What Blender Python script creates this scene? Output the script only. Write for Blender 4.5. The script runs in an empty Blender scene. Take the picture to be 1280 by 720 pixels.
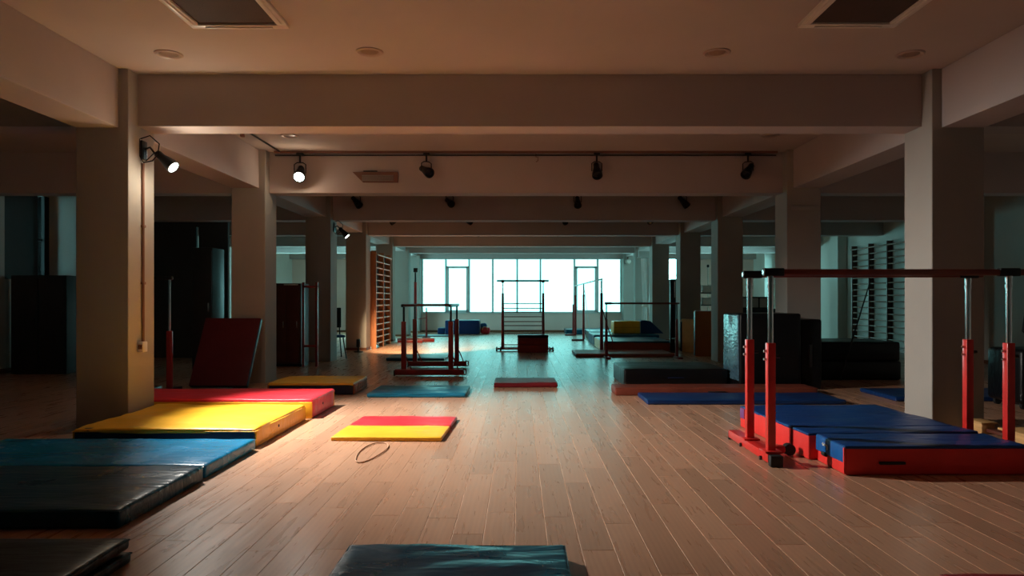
import bpy, bmesh, math, random
from mathutils import Vector, Matrix, noise, Quaternion

# ------------------------------------------------------------------ camera, world, exposure, key lights
scene = bpy.context.scene
col = scene.collection
cam_d = bpy.data.cameras.new('camera')
cam_d.sensor_width = 36.0
cam_d.lens = 36.0 * 900.0 / 1280.0
cam_d.shift_x = -8.5 / 1280.0
cam_d.shift_y = 15.0 / 1280.0
cam_d.clip_end = 200
cam = bpy.data.objects.new('camera', cam_d)
cam.location = (0, 0, 1.2)
cam.rotation_euler = (math.radians(90), 0, 0)
col.objects.link(cam)
scene.camera = cam

world = bpy.data.worlds.new('overcast_sky')
scene.world = world
world.use_nodes = True
wbg = world.node_tree.nodes['Background']
wbg.inputs['Color'].default_value = (0.40, 0.96, 1.0, 1)
wbg.inputs['Strength'].default_value = 22.0

vs = scene.view_settings
vs.view_transform = 'Standard'
vs.look = 'None'
vs.exposure = 0.0
vs.gamma = 1.0
vs.use_curve_mapping = False
cy = scene.cycles
cy.use_denoising = True
cy.max_bounces = 9
cy.diffuse_bounces = 5
cy.glossy_bounces = 4
cy.transmission_bounces = 4
cy.transparent_max_bounces = 12
cy.sample_clamp_indirect = 6.0
cy.caustics_reflective = False
cy.caustics_refractive = False
cy.blur_glossy = 0.5

POW_KEY = 1450.0      # lit spotlight on the near column
POW_TRACK = 120.0     # lit track head facing the camera
POW_SPILL = 16.0     # stray light around the near lamp's reflector
POW_FAR = 3600.0       # lit spotlight on the far column
KEY_AIM = Vector((-0.4, 6.6, 0.0))


def spot_lamp(name, loc, target, power, color, size, blend, radius):
    d = bpy.data.lights.new(name, 'SPOT')
    d.energy = power
    d.color = color
    d.spot_size = math.radians(size)
    d.spot_blend = blend
    d.shadow_soft_size = radius
    o = bpy.data.objects.new(name, d)
    o.location = loc
    o.rotation_euler = (Vector(target) - Vector(loc)).to_track_quat('-Z', 'Y').to_euler()
    col.objects.link(o)
    return o


def spill_lamp(name, loc, power, color, radius):
    d = bpy.data.lights.new(name, 'POINT')
    d.energy = power
    d.color = color
    d.shadow_soft_size = radius
    o = bpy.data.objects.new(name, d)
    o.location = loc
    col.objects.link(o)
    return o


def portal(name, loc, rot, sx, sy):
    d = bpy.data.lights.new(name, 'AREA')
    d.shape = 'RECTANGLE'
    d.size = sx
    d.size_y = sy
    d.cycles.is_portal = True
    o = bpy.data.objects.new(name, d)
    o.location = loc
    o.rotation_euler = rot
    col.objects.link(o)


R90 = math.radians(90)
portal('window_portal', (0.1, 27.3, 1.75), (-R90, 0, 0), 7.6, 2.2)
portal('window_portal', (5.3, 27.3, 1.75), (-R90, 0, 0), 1.9, 2.2)
portal('window_portal', (-5.3, 27.3, 1.75), (-R90, 0, 0), 1.9, 2.2)
portal('window_portal', (-8.8, 23.2, 1.7), (0, -R90, 0), 2.0, 3.6)
portal('window_portal', (9.1, 23.0, 1.7), (0, R90, 0), 2.0, 2.3)

# ------------------------------------------------------------------ materials
MATS = {}


def srgb(r, g, b):
    f = lambda c: (c / 255 / 12.92) if c <= 10 else ((c / 255 + 0.055) / 1.055) ** 2.4
    return (f(r), f(g), f(b), 1.0)


def base_mat(name):
    m = bpy.data.materials.new(name)
    m.use_nodes = True
    nt = m.node_tree
    return m, nt, nt.nodes['Principled BSDF']


def N(nt, t, **kw):
    n = nt.nodes.new(t)
    for k, v in kw.items():
        if k in n.inputs:
            n.inputs[k].default_value = v
        else:
            setattr(n, k, v)
    return n


def L(nt, a, ao, b, bi):
    nt.links.new(a.outputs[ao], b.inputs[bi])


def ramp(nt, fac_node, fac_out, c0, c1, p0=0.3, p1=0.7):
    r = nt.nodes.new('ShaderNodeValToRGB')
    r.color_ramp.elements[0].position = p0
    r.color_ramp.elements[0].color = c0
    r.color_ramp.elements[1].position = p1
    r.color_ramp.elements[1].color = c1
    L(nt, fac_node, fac_out, r, 0)
    return r


def mul(c, k):
    return (min(c[0] * k, 1), min(c[1] * k, 1), min(c[2] * k, 1), 1)


def plain(name, c, rough=0.5, metal=0.0, var=0.12, scale=6.0, bump=0.0, bscale=40.0, coat=0.0, stretch=(1, 1, 1)):
    if name in MATS:
        return MATS[name]
    m, nt, p = base_mat(name)
    tc = N(nt, 'ShaderNodeTexCoord')
    mp = N(nt, 'ShaderNodeMapping', Scale=stretch)
    L(nt, tc, 'Object', mp, 'Vector')
    nz = N(nt, 'ShaderNodeTexNoise', Scale=scale, Detail=4.0)
    L(nt, mp, 0, nz, 'Vector')
    rp = ramp(nt, nz, 0, mul(c, 1 - var), mul(c, 1 + var))
    L(nt, rp, 0, p, 'Base Color')
    p.inputs['Roughness'].default_value = rough
    p.inputs['Metallic'].default_value = metal
    p.inputs['Coat Weight'].default_value = coat
    if bump:
        b2 = N(nt, 'ShaderNodeTexNoise', Scale=bscale, Detail=3.0)
        L(nt, mp, 0, b2, 'Vector')
        bp = N(nt, 'ShaderNodeBump', Strength=bump, Distance=0.01)
        L(nt, b2, 0, bp, 'Height')
        L(nt, bp, 0, p, 'Normal')
    MATS[name] = m
    return m


def vinyl(name, c, rough=0.34, bump=0.35):
    """coated tarpaulin: soft wrinkles stretched one way"""
    if name in MATS:
        return MATS[name]
    m, nt, p = base_mat(name)
    tc = N(nt, 'ShaderNodeTexCoord')
    mp = N(nt, 'ShaderNodeMapping', Scale=(2.2, 9.0, 5.0), Rotation=(0, 0, 0.12))
    L(nt, tc, 'Object', mp, 'Vector')
    nz = N(nt, 'ShaderNodeTexNoise', Scale=1.1, Detail=3.0, Distortion=0.6)
    L(nt, mp, 0, nz, 'Vector')
    n2 = N(nt, 'ShaderNodeTexNoise', Scale=3.0, Detail=5.0)
    L(nt, tc, 'Object', n2, 'Vector')
    rp = ramp(nt, n2, 0, mul(c, 0.85), mul(c, 1.12))
    L(nt, rp, 0, p, 'Base Color')
    rr = N(nt, 'ShaderNodeMapRange')
    rr.inputs['To Min'].default_value = rough - 0.08
    rr.inputs['To Max'].default_value = rough + 0.14
    L(nt, n2, 0, rr, 0)
    L(nt, rr, 0, p, 'Roughness')
    bp = N(nt, 'ShaderNodeBump', Strength=bump, Distance=0.03)
    L(nt, nz, 0, bp, 'Height')
    L(nt, bp, 0, p, 'Normal')
    p.inputs['Specular IOR Level'].default_value = 0.32
    MATS[name] = m
    return m


def emit(name, c, s):
    m = bpy.data.materials.new(name)
    m.use_nodes = True
    nt = m.node_tree
    nt.nodes.clear()
    e = N(nt, 'ShaderNodeEmission', Color=c, Strength=s)
    o = N(nt, 'ShaderNodeOutputMaterial')
    L(nt, e, 0, o, 0)
    MATS[name] = m
    return m


def wood_floor(name, per_object, c_dark, c_light):
    m, nt, p = base_mat(name)
    if per_object:
        oi = N(nt, 'ShaderNodeObjectInfo')
        rs = (oi, 'Random')
    else:
        at = N(nt, 'ShaderNodeAttribute', attribute_name='plank_tone')
        rs = (at, 'Fac')
    ge = N(nt, 'ShaderNodeNewGeometry')
    sc = N(nt, 'ShaderNodeVectorMath', operation='SCALE')
    sc.inputs[0].default_value = (37.0, 19.0, 5.0)
    L(nt, rs[0], rs[1], sc, 'Scale')
    ad = N(nt, 'ShaderNodeVectorMath', operation='ADD')
    L(nt, ge, 'Position', ad, 0)
    L(nt, sc, 0, ad, 1)
    mp = N(nt, 'ShaderNodeMapping', Scale=(26.0, 2.2, 1.0))
    L(nt, ad, 0, mp, 'Vector')
    g1 = N(nt, 'ShaderNodeTexNoise', Scale=1.0, Detail=3.0, Roughness=0.5, Distortion=0.7)
    L(nt, mp, 0, g1, 'Vector')
    mp2 = N(nt, 'ShaderNodeMapping', Scale=(9.0, 1.1, 1.0))
    L(nt, ad, 0, mp2, 'Vector')
    g2 = N(nt, 'ShaderNodeTexWave', Scale=1.2, Distortion=7.0, Detail=3.0)
    g2.inputs['Detail Scale'].default_value = 0.8
    L(nt, mp2, 0, g2, 'Vector')
    mx = N(nt, 'ShaderNodeMix', data_type='FLOAT')
    mx.inputs[0].default_value = 0.35
    L(nt, g1, 0, mx, 2)
    L(nt, g2, 1, mx, 3)
    rp = ramp(nt, mx, 0, c_dark, c_light, 0.12, 0.88)
    # per plank tone
    mr = N(nt, 'ShaderNodeMapRange')
    mr.inputs['To Min'].default_value = 0.86
    mr.inputs['To Max'].default_value = 1.12
    L(nt, rs[0], rs[1], mr, 0)
    vm = N(nt, 'ShaderNodeVectorMath', operation='SCALE')
    L(nt, rp, 0, vm, 0)
    L(nt, mr, 0, vm, 'Scale')
    L(nt, vm, 0, p, 'Base Color')
    rr = N(nt, 'ShaderNodeMapRange')
    rr.inputs['To Min'].default_value = 0.22
    rr.inputs['To Max'].default_value = 0.36
    L(nt, g1, 0, rr, 0)
    L(nt, rr, 0, p, 'Roughness')
    bp = N(nt, 'ShaderNodeBump', Strength=0.05, Distance=0.004)
    L(nt, g1, 0, bp, 'Height')
    L(nt, bp, 0, p, 'Normal')
    MATS[name] = m
    return m


def glass_mat(name, tint):
    m = bpy.data.materials.new(name)
    m.use_nodes = True
    nt = m.node_tree
    nt.nodes.clear()
    tr = N(nt, 'ShaderNodeBsdfTransparent', Color=tint)
    gl = N(nt, 'ShaderNodeBsdfGlossy', Roughness=0.05)
    fr = N(nt, 'ShaderNodeFresnel', IOR=1.45)
    mx = N(nt, 'ShaderNodeMixShader')
    o = N(nt, 'ShaderNodeOutputMaterial')
    L(nt, fr, 0, mx, 0)
    L(nt, tr, 0, mx, 1)
    L(nt, gl, 0, mx, 2)
    L(nt, mx, 0, o, 0)
    MATS[name] = m
    return m


plaster = plain('plaster', srgb(160, 156, 150), 0.85, var=0.05, scale=1.5, bump=0.08, bscale=60)
ceil_m = plain('ceiling_paint', srgb(184, 174, 168), 0.9, var=0.05, scale=1.0, bump=0.05, bscale=50)
beam_m = plain('beam_paint', srgb(178, 168, 166), 0.88, var=0.05, scale=1.2, bump=0.06, bscale=50)
wall_m = plain('wall_paint', srgb(205, 206, 200), 0.85, var=0.05, scale=1.2, bump=0.06, bscale=50)
plank_a = wood_floor('laminate_oak', True, srgb(170, 128, 103), srgb(185, 143, 116))
plank_b = wood_floor('laminate_oak_field', False, srgb(170, 128, 103), srgb(185, 143, 116))
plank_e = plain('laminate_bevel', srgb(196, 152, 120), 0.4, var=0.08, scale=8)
sub_m = plain('subfloor', srgb(70, 55, 45), 0.9)
base_m = plain('skirting_wood', srgb(120, 74, 50), 0.5, var=0.15, scale=5)
alu = plain('window_aluminium', srgb(215, 222, 222), 0.5, 0.0, var=0.05)
glass = glass_mat('clear_glass', (.96, .99, .98, 1))
slit_glass = glass_mat('glass_dimming_slit', (.5, .5, .5, 1))  # tint added to limit how much sky light the slit lets in
dimmed_glass = glass_mat('glass_dimming_sky', (.36, .415, .40, 1))  # tint added to hold down the very bright sky in the end window
red_paint = plain('red_enamel', srgb(206, 44, 40), 0.32, var=0.1, scale=14, bump=0.02, coat=0.2)
dred_paint = plain('maroon_enamel', srgb(140, 34, 32), 0.38, var=0.12, scale=14)
chrome = plain('chrome', srgb(200, 205, 208), 0.16, 1.0, var=0.05)
blackrub = plain('black_rubber', srgb(20, 20, 22), 0.6, var=0.15)
blackm = plain('black_metal', srgb(24, 24, 26), 0.42, 0.3, var=0.1)
rail_wood = plain('rail_wood', srgb(112, 44, 30), 0.35, var=0.25, scale=4, stretch=(1, 12, 12), coat=0.2)
pale_wood = plain('pale_plywood', srgb(205, 160, 104), 0.5, var=0.18, scale=4, stretch=(10, 1, 10))
bar_wood = plain('wall_bar_wood', srgb(170, 110, 72), 0.5, var=0.2, scale=4, stretch=(1, 10, 1))
rung_wood = plain('rung_wood', srgb(205, 178, 150), 0.45, var=0.12, scale=5)
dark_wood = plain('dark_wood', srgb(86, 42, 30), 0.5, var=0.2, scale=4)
cabinet_m = plain('cabinet_brown', srgb(70, 40, 34), 0.5, var=0.15)
locker_m = plain('locker_charcoal', srgb(38, 40, 42), 0.55, var=0.12)
white_plastic = plain('white_plastic', srgb(215, 210, 200), 0.45, var=0.04)
grille_m = plain('cassette_grille', srgb(66, 50, 44), 0.7, var=0.1, bump=0.4, bscale=120)
ring_m = plain('downlight_ring', srgb(176, 160, 148), 0.35, var=0.03)
trim_white = plain('cassette_white', srgb(228, 222, 212), 0.35, var=0.03)
lens_off = plain('lamp_lens_dark', srgb(30, 30, 32), 0.12, 0.2)
lens_on = emit('lamp_lens_lit', (0.80, 1.0, 0.92, 1), 14.0)
curtain_m = plain('curtain_white', srgb(225, 228, 225), 0.9, var=0.05)
rope_m = plain('rope_brown', srgb(172, 130, 100), 0.8, var=0.2, scale=30)
paper_m = plain('paper_white', srgb(214, 216, 212), 0.8, var=0.05)
conduit_m = plain('conduit_brown', srgb(120, 82, 66), 0.6, var=0.05)
v_yellow = vinyl('vinyl_yellow', srgb(232, 172, 44))
v_red = vinyl('vinyl_red', srgb(206, 44, 56))
v_redmat = vinyl('vinyl_coral_red', srgb(222, 52, 48), 0.45, 0.18)
v_navy = vinyl('vinyl_navy', srgb(24, 34, 62))
v_blue = vinyl('vinyl_blue', srgb(16, 84, 150), 0.38)
v_dblue = vinyl('vinyl_deep_blue', srgb(12, 48, 98), 0.36)
v_teal = vinyl('vinyl_teal', srgb(14, 92, 118), 0.3)
v_green = vinyl('vinyl_bottle_green', srgb(10, 62, 84), 0.26, 0.45)
v_azure = vinyl('vinyl_azure', srgb(10, 118, 165), 0.22, 0.4)
v_box = vinyl('vinyl_box_red', srgb(150, 50, 44), 0.45, 0.2)
v_black = vinyl('vinyl_black', srgb(10, 11, 14), 0.33, 0.35)
v_brown = vinyl('vinyl_brown', srgb(112, 52, 38), 0.45)
v_orange = vinyl('vinyl_orange', srgb(170, 92, 36), 0.45)
v_tan = vinyl('vinyl_tan', srgb(228, 188, 128), 0.35)
v_dred = vinyl('vinyl_dark_red', srgb(122, 28, 36), .42)
v_umber = vinyl('vinyl_umber', srgb(165, 82, 58), 0.45)
v_cobalt = vinyl('vinyl_cobalt', srgb(12, 60, 122), 0.34, 0.6)
v_maroon = vinyl('vinyl_maroon', srgb(84, 20, 28), 0.5, 0.12)
plastic_wrap = plain('plastic_wrap', srgb(70, 100, 116), 0.14, 0.0, var=0.3, scale=5, bump=0.9, bscale=9, stretch=(1, 1, 3))


# ------------------------------------------------------------------ mesh helpers
class MB:
    def __init__(self):
        self.v = []
        self.f = []

    def quad(self, a, b, c, d):
        i = len(self.v)
        self.v += [a, b, c, d]
        self.f.append((i, i + 1, i + 2, i + 3))
        return self

    def box(self, x0, x1, y0, y1, z0, z1, ch=0.0):
        """box, chamfered by ch when ch > 0"""
        if ch <= 0:
            i = len(self.v)
            self.v += [(x0, y0, z0), (x1, y0, z0), (x1, y1, z0), (x0, y1, z0), (x0, y0, z1), (x1, y0, z1), (x1, y1, z1), (x0, y1, z1)]
            self.f += [tuple(i + k for k in q) for q in ((3, 2, 1, 0), (4, 5, 6, 7), (0, 1, 5, 4), (1, 2, 6, 5), (2, 3, 7, 6), (3, 0, 4, 7))]
            return self
        bm = bmesh.new()
        bmesh.ops.create_cube(bm, size=1.0)
        for v in bm.verts:
            v.co = Vector(((x0 + x1) / 2 + v.co.x * (x1 - x0), (y0 + y1) / 2 + v.co.y * (y1 - y0), (z0 + z1) / 2 + v.co.z * (z1 - z0)))
        bmesh.ops.bevel(bm, geom=list(bm.edges), offset=ch, segments=2, affect='EDGES', profile=0.5)
        return self.bm(bm)

    def bm(self, bm, mtx=None):
        i = len(self.v)
        bm.verts.ensure_lookup_table()
        for k, v in enumerate(bm.verts):
            v.index = k
            self.v.append(tuple(mtx @ v.co) if mtx else tuple(v.co))
        for f in bm.faces:
            self.f.append(tuple(i + v.index for v in f.verts))
        bm.free()
        return self

    def rod(self, a, b, r, n=10, r2=None):
        a = Vector(a)
        b = Vector(b)
        r2 = r if r2 is None else r2
        d = (b - a).normalized()
        u = d.orthogonal().normalized()
        w = d.cross(u)
        i = len(self.v)
        for p, rr in ((a, r), (b, r2)):
            for k in range(n):
                t = 2 * math.pi * k / n
                self.v.append(tuple(p + (u * math.cos(t) + w * math.sin(t)) * rr))
        for k in range(n):
            k2 = (k + 1) % n
            self.f.append((i + k, i + k2, i + n + k2, i + n + k))
        self.f.append(tuple(i + k for k in reversed(range(n))))
        self.f.append(tuple(i + n + k for k in range(n)))
        return self

    def tube(self, pts, r, n=8, closed=False):
        pts = [Vector(p) for p in pts]
        m = len(pts)
        i = len(self.v)
        u = None
        for k, p in enumerate(pts):
            if closed:
                d = pts[(k + 1) % m] - pts[k - 1]
            else:
                d = pts[min(k + 1, m - 1)] - pts[max(k - 1, 0)]
            d.normalize()
            u = d.orthogonal().normalized() if u is None else (u - d * u.dot(d)).normalized()
            w = d.cross(u)
            for j in range(n):
                t = 2 * math.pi * j / n
                self.v.append(tuple(p + (u * math.cos(t) + w * math.sin(t)) * r))
        for k in range(m if closed else m - 1):
            k2 = (k + 1) % m
            for j in range(n):
                j2 = (j + 1) % n
                self.f.append((i + k * n + j, i + k * n + j2, i + k2 * n + j2, i + k2 * n + j))
        if not closed:
            self.f.append(tuple(i + j for j in reversed(range(n))))
            self.f.append(tuple(i + (m - 1) * n + j for j in range(n)))
        return self

    def lathe(self, prof, n=20, mtx=None):
        """prof = [(r, z)...] about local z"""
        i = len(self.v)
        for r, z in prof:
            for k in range(n):
                t = 2 * math.pi * k / n
                p = Vector((r * math.cos(t), r * math.sin(t), z))
                self.v.append(tuple(mtx @ p if mtx else p))
        for s in range(len(prof) - 1):
            for k in range(n):
                k2 = (k + 1) % n
                self.f.append((i + s * n + k, i + s * n + k2, i + (s + 1) * n + k2, i + (s + 1) * n + k))
        self.f.append(tuple(i + k for k in reversed(range(n))))
        self.f.append(tuple(i + (len(prof) - 1) * n + k for k in range(n)))
        return self

    def prism(self, poly, y0, y1):
        """poly of (x, z) extruded along y"""
        i = len(self.v)
        n = len(poly)
        for y in (y0, y1):
            self.v += [(x, y, z) for x, z in poly]
        for k in range(n):
            k2 = (k + 1) % n
            self.f.append((i + k, i + k2, i + n + k2, i + n + k))
        self.f.append(tuple(i + k for k in reversed(range(n))))
        self.f.append(tuple(i + n + k for k in range(n)))
        return self

    def soft(self, x0, x1, y0, y1, z0, z1, r=0.02, res=0.1, amp=0.0, freq=3.0, seed=0, puff=0.0, stretch=(1, 1, 1)):
        """rounded padded box: subdivided, edges rounded by r, wrinkled by amp, top puffed"""
        hx, hy, hz = (x1 - x0) / 2, (y1 - y0) / 2, (z1 - z0) / 2
        c = Vector(((x0 + x1) / 2, (y0 + y1) / 2, (z0 + z1) / 2))
        r = min(r, hx * .9, hy * .9, hz * .98)

        def axis(h, k):
            n = max(1, min(40, int(2 * (h - r) / k)))
            inner = [-(h - r) + 2 * (h - r) * t / n for t in range(n + 1)]
            return [-h, -h + r * .35] + inner + [h - r * .35, h]
        ax = (axis(hx, res), axis(hy, res), axis(hz, max(res, hz)))
        idx = {}
        off = len(self.v)
        sv = Vector((seed * 3.7, seed * 1.3, seed * 7.1))

        def vert(i, j, k):
            key = (i, j, k)
            if key in idx:
                return idx[key]
            p = Vector((ax[0][i], ax[1][j], ax[2][k]))
            q = Vector((max(-hx + r, min(hx - r, p.x)), max(-hy + r, min(hy - r, p.y)), max(-hz + r, min(hz - r, p.z))))
            d = p - q
            nrm = d.normalized() if d.length > 1e-9 else Vector((0, 0, 0))
            s = q + nrm * r if d.length > 1e-9 else p
            if amp and s.z > -hz * .6:
                g = s + c
                w = noise.noise(Vector((g.x * stretch[0], g.y * stretch[1], g.z * stretch[2])) * freq + sv)
                w += 0.5 * noise.noise(Vector((g.x * stretch[0], g.y * stretch[1], g.z)) * freq * 2.3 + sv)
                s = s + nrm * amp * w
            if puff and s.z > 0:
                s.z += puff * (1 - (s.x / hx) ** 2) * (1 - (s.y / hy) ** 2)
            idx[key] = len(self.v)
            self.v.append(tuple(s + c))
            return idx[key]
        nx, ny, nz = len(ax[0]), len(ax[1]), len(ax[2])
        for i in range(nx - 1):
            for j in range(ny - 1):
                self.f.append((vert(i, j, nz - 1), vert(i + 1, j, nz - 1), vert(i + 1, j + 1, nz - 1), vert(i, j + 1, nz - 1)))
                self.f.append((vert(i, j, 0), vert(i, j + 1, 0), vert(i + 1, j + 1, 0), vert(i + 1, j, 0)))
        for i in range(nx - 1):
            for k in range(nz - 1):
                self.f.append((vert(i, 0, k), vert(i + 1, 0, k), vert(i + 1, 0, k + 1), vert(i, 0, k + 1)))
                self.f.append((vert(i, ny - 1, k), vert(i, ny - 1, k + 1), vert(i + 1, ny - 1, k + 1), vert(i + 1, ny - 1, k)))
        for j in range(ny - 1):
            for k in range(nz - 1):
                self.f.append((vert(0, j, k), vert(0, j, k + 1), vert(0, j + 1, k + 1), vert(0, j + 1, k)))
                self.f.append((vert(nx - 1, j, k), vert(nx - 1, j + 1, k), vert(nx - 1, j + 1, k + 1), vert(nx - 1, j, k + 1)))
        return self

    def mesh(self, name, mat, smooth=True, angle=35):
        me = bpy.data.meshes.new(name)
        me.from_pydata(self.v, [], self.f)
        me.update()
        if smooth:
            me.polygons.foreach_set('use_smooth', [True] * len(me.polygons))
            me.set_sharp_from_angle(angle=math.radians(angle))
        if mat:
            me.materials.append(mat)
        return me

    def build(self, name, mat, parent=None, smooth=True, angle=35):
        return link(name, self.mesh(name, mat, smooth, angle), parent)


def link(name, me, parent=None):
    o = bpy.data.objects.new(name, me)
    col.objects.link(o)
    if parent:
        o.parent = parent
    return o


def tag(o, label, cat, group=None):
    o['label'] = label
    o['category'] = cat
    if group:
        o['group'] = group
    return o


def thing(name, label, cat, loc=(0, 0, 0), rz=0.0, group=None):
    o = bpy.data.objects.new(name, None)
    o.empty_display_size = 0.1
    o.location = loc
    o.rotation_euler = (0, 0, rz)
    col.objects.link(o)
    return tag(o, label, cat, group)


def struct(name, mb, mat, label=None, smooth=False, parent=None):
    o = mb.build(name, mat, parent, smooth)
    if parent is None:
        o['kind'] = 'structure'
    if label:
        o['label'] = label
    return o


# ------------------------------------------------------------------ the room
XL, XR, YB, YF, ZC = -8.5, 8.8, 27.0, -5.0, 3.36
IL, IR = -3.645, 3.855          # inner faces of the two column rows
CW = 0.49
COLY = [(-0.6, -0.12), (3.1, 3.58), (6.72, 7.20), (10.35, 10.83), (13.95, 14.43), (17.2, 17.68), (20.8, 21.28), (23.8, 24.28), (26.5, 27.0)]

floor = struct('floor', MB().box(XL - .3, XR + .3, YF - .3, YB + .3, -0.30, -0.014), sub_m, 'warm oak laminate floor of long planks running towards the window')

# planks: every plank is real, with pale chamfered edges
PW, PL, CH = 0.16, 1.28, 0.0022


def plank_geo(w, l):
    h = 0.014
    x0, x1, y0, y1 = -w / 2, w / 2, -l / 2, l / 2
    v = [(x0, y0, -h), (x1, y0, -h), (x1, y1, -h), (x0, y1, -h),
         (x0, y0, -CH * .8), (x1, y0, -CH * .8), (x1, y1, -CH * .8), (x0, y1, -CH * .8),
         (x0 + CH, y0 + CH, 0), (x1 - CH, y0 + CH, 0), (x1 - CH, y1 - CH, 0), (x0 + CH, y1 - CH, 0)]
    f = [(8, 9, 10, 11)]
    e = [(4, 5, 9, 8), (5, 6, 10, 9), (6, 7, 11, 10), (7, 4, 8, 11), (0, 1, 5, 4), (1, 2, 6, 5), (2, 3, 7, 6), (3, 0, 4, 7)]
    return v, f, e


rng = random.Random(11)
planks = []
ncol = int(math.ceil((XR - XL) / PW))
for i in range(ncol):
    cx = XL + PW * (i + .5)
    y = YF - rng.random() * PL
    while y < YB:
        a, b = max(y, YF), min(y + PL, YB)
        if b - a > .05:
            planks.append((cx, (a + b) / 2, b - a))
        y += PL
COVER = [(-4.2, -2.1, 3.75, 5.74), (-3.62, -2.14, 5.84, 7.2), (-4.3, -2.1, 7.27, 8.13), (2.2, 3.5, 4.93, 6.88), (-4.2, -3.6, 6.7, 7.2), (-3.2, -2.1, 9.1, 9.9), (1.45, 3.5, 8.2, 8.95),
         (-3.6, -1.77, 1.5, 3.25), (-.79, .2, 1.5, 3.3)]


def on_view(p):
    x, y, l = p
    if y - l / 2 < 2.75 or abs(l - PL) > .01:
        return False
    px = 648.5 + x * 900 / y
    if not (-10 < px < 1290):
        return False
    for a, b, c, d in COVER:
        if a < x < b and c < y - l / 4 and y + l / 4 < d:
            return False
    return True


cand = sorted([p for p in planks if on_view(p)], key=lambda p: p[1])[:300]
single = set(cand)
v, f, e = plank_geo(PW, PL)
pm = bpy.data.meshes.new('plank')
pm.from_pydata(v, [], f + e)
pm.materials.append(plank_a)
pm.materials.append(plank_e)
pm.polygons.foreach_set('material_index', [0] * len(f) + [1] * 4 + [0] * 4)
for x, y, l in cand:
    o = link('plank', pm, floor)
    o.location = (x, y, 0)
V, F, MI, TONE = [], [], [], []
for p in planks:
    if p in single:
        continue
    x, y, l = p
    v, f, e = plank_geo(PW, l)
    i = len(V)
    V += [(a + x, b + y, c) for a, b, c in v]
    F += [tuple(i + k for k in q) for q in f + e]
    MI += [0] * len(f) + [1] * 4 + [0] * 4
    TONE += [rng.random()] * 12
fm = bpy.data.meshes.new('plank_field')
fm.from_pydata(V, [], F)
fm.materials.append(plank_b)
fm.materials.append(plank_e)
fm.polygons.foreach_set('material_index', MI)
at = fm.attributes.new('plank_tone', 'FLOAT', 'POINT')
at.data.foreach_set('value', TONE)
fo = link('plank_field', fm, floor)
fo['kind'] = 'stuff'

struct('ceiling', MB().box(XL - .3, XR + .3, YF - .3, YB + .3, ZC, ZC + .25), ceil_m, 'plain plastered ceiling lit warm from the floor')

# walls
LW = [(11.9, 13.35, 1.55, 3.05), (21.5, 24.9, .72, 2.72)]      # openings in the left wall (y0, y1, z0, z1)
mb = MB()
yy = YF
for a, b, z0, z1 in LW:
    mb.box(XL - .25, XL, yy, a, 0, ZC).box(XL - .25, XL, a, b, 0, z0).box(XL - .25, XL, a, b, z1, ZC)
    yy = b
mb.box(XL - .25, XL, yy, YB, 0, ZC)
struct('wall_left', mb, wall_m, 'plain painted side wall with narrow blinded windows')
RW = (21.9, 24.1, .72, 2.72)
mb = MB().box(XR, XR + .25, YF, RW[0], 0, ZC).box(XR, XR + .25, RW[1], YB, 0, ZC).box(XR, XR + .25, RW[0], RW[1], 0, RW[2]).box(XR, XR + .25, RW[0], RW[1], RW[3], ZC)
struct('wall_right', mb, wall_m, 'plain painted side wall behind the wall bars')
struct('wall_rear', MB().box(XL - .25, XR + .25, YF - .25, YF, 0, ZC), wall_m, 'plain wall behind the viewer')
SILL, WTOP = 0.72, 2.76
WIN = [(IL, IR), (4.4, 6.15), (-6.1, -4.3)]
mb = MB()
mb.box(XL - .25, XR + .25, YB, YB + .22, 0, SILL)
mb.box(XL - .25, XR + .25, YB, YB + .22, WTOP, ZC)
for a, b in ((XL - .25, -6.1), (-4.3, IL), (IR, 4.4), (6.15, XR + .25)):
    mb.box(a, b, YB, YB + .22, SILL, WTOP)
far_m = plain('far_wall_paint', srgb(232, 206, 196), 0.85, var=0.05, scale=1.2, bump=0.06, bscale=50)
struct('wall_far', mb, far_m, 'end wall around the wide daylight window')
# pilasters on the side walls
for k, (x0, x1, y0, y1) in enumerate([(XL, -7.9, 13.0, 13.5), (8.55, XR, 19.3, 19.8), (8.3, XR, 13.6, 14.1), (8.3, XR, 24.3, 24.8)]):
    struct('pilaster', MB().box(x0, x1, y0, y1, 0, ZC), wall_m)
# partition closing most of the left bay, with a narrow gap between its two leaves
part_m = plain('partition_paint', srgb(70, 70, 70), 0.8, var=0.08, scale=1.5)
struct('partition_wall', MB().box(XL, -6.72, 15.0, 15.08, 0, ZC).box(-6.67, -6.06, 15.0, 15.08, 0, ZC).box(-6.72, -6.67, 15.0, 15.08, 2.72, ZC), part_m, 'dark partition with a narrow lit gap in the side bay')
# skirting
struct('baseboard_far', MB().box(XL, XR, YB - .02, YB, 0, .07), base_m)
struct('baseboard_left', MB().box(XL, XL + .02, YF, YB, 0, .07), base_m)
struct('baseboard_right', MB().box(XR - .02, XR, YF, YB, 0, .07), base_m)

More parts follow.
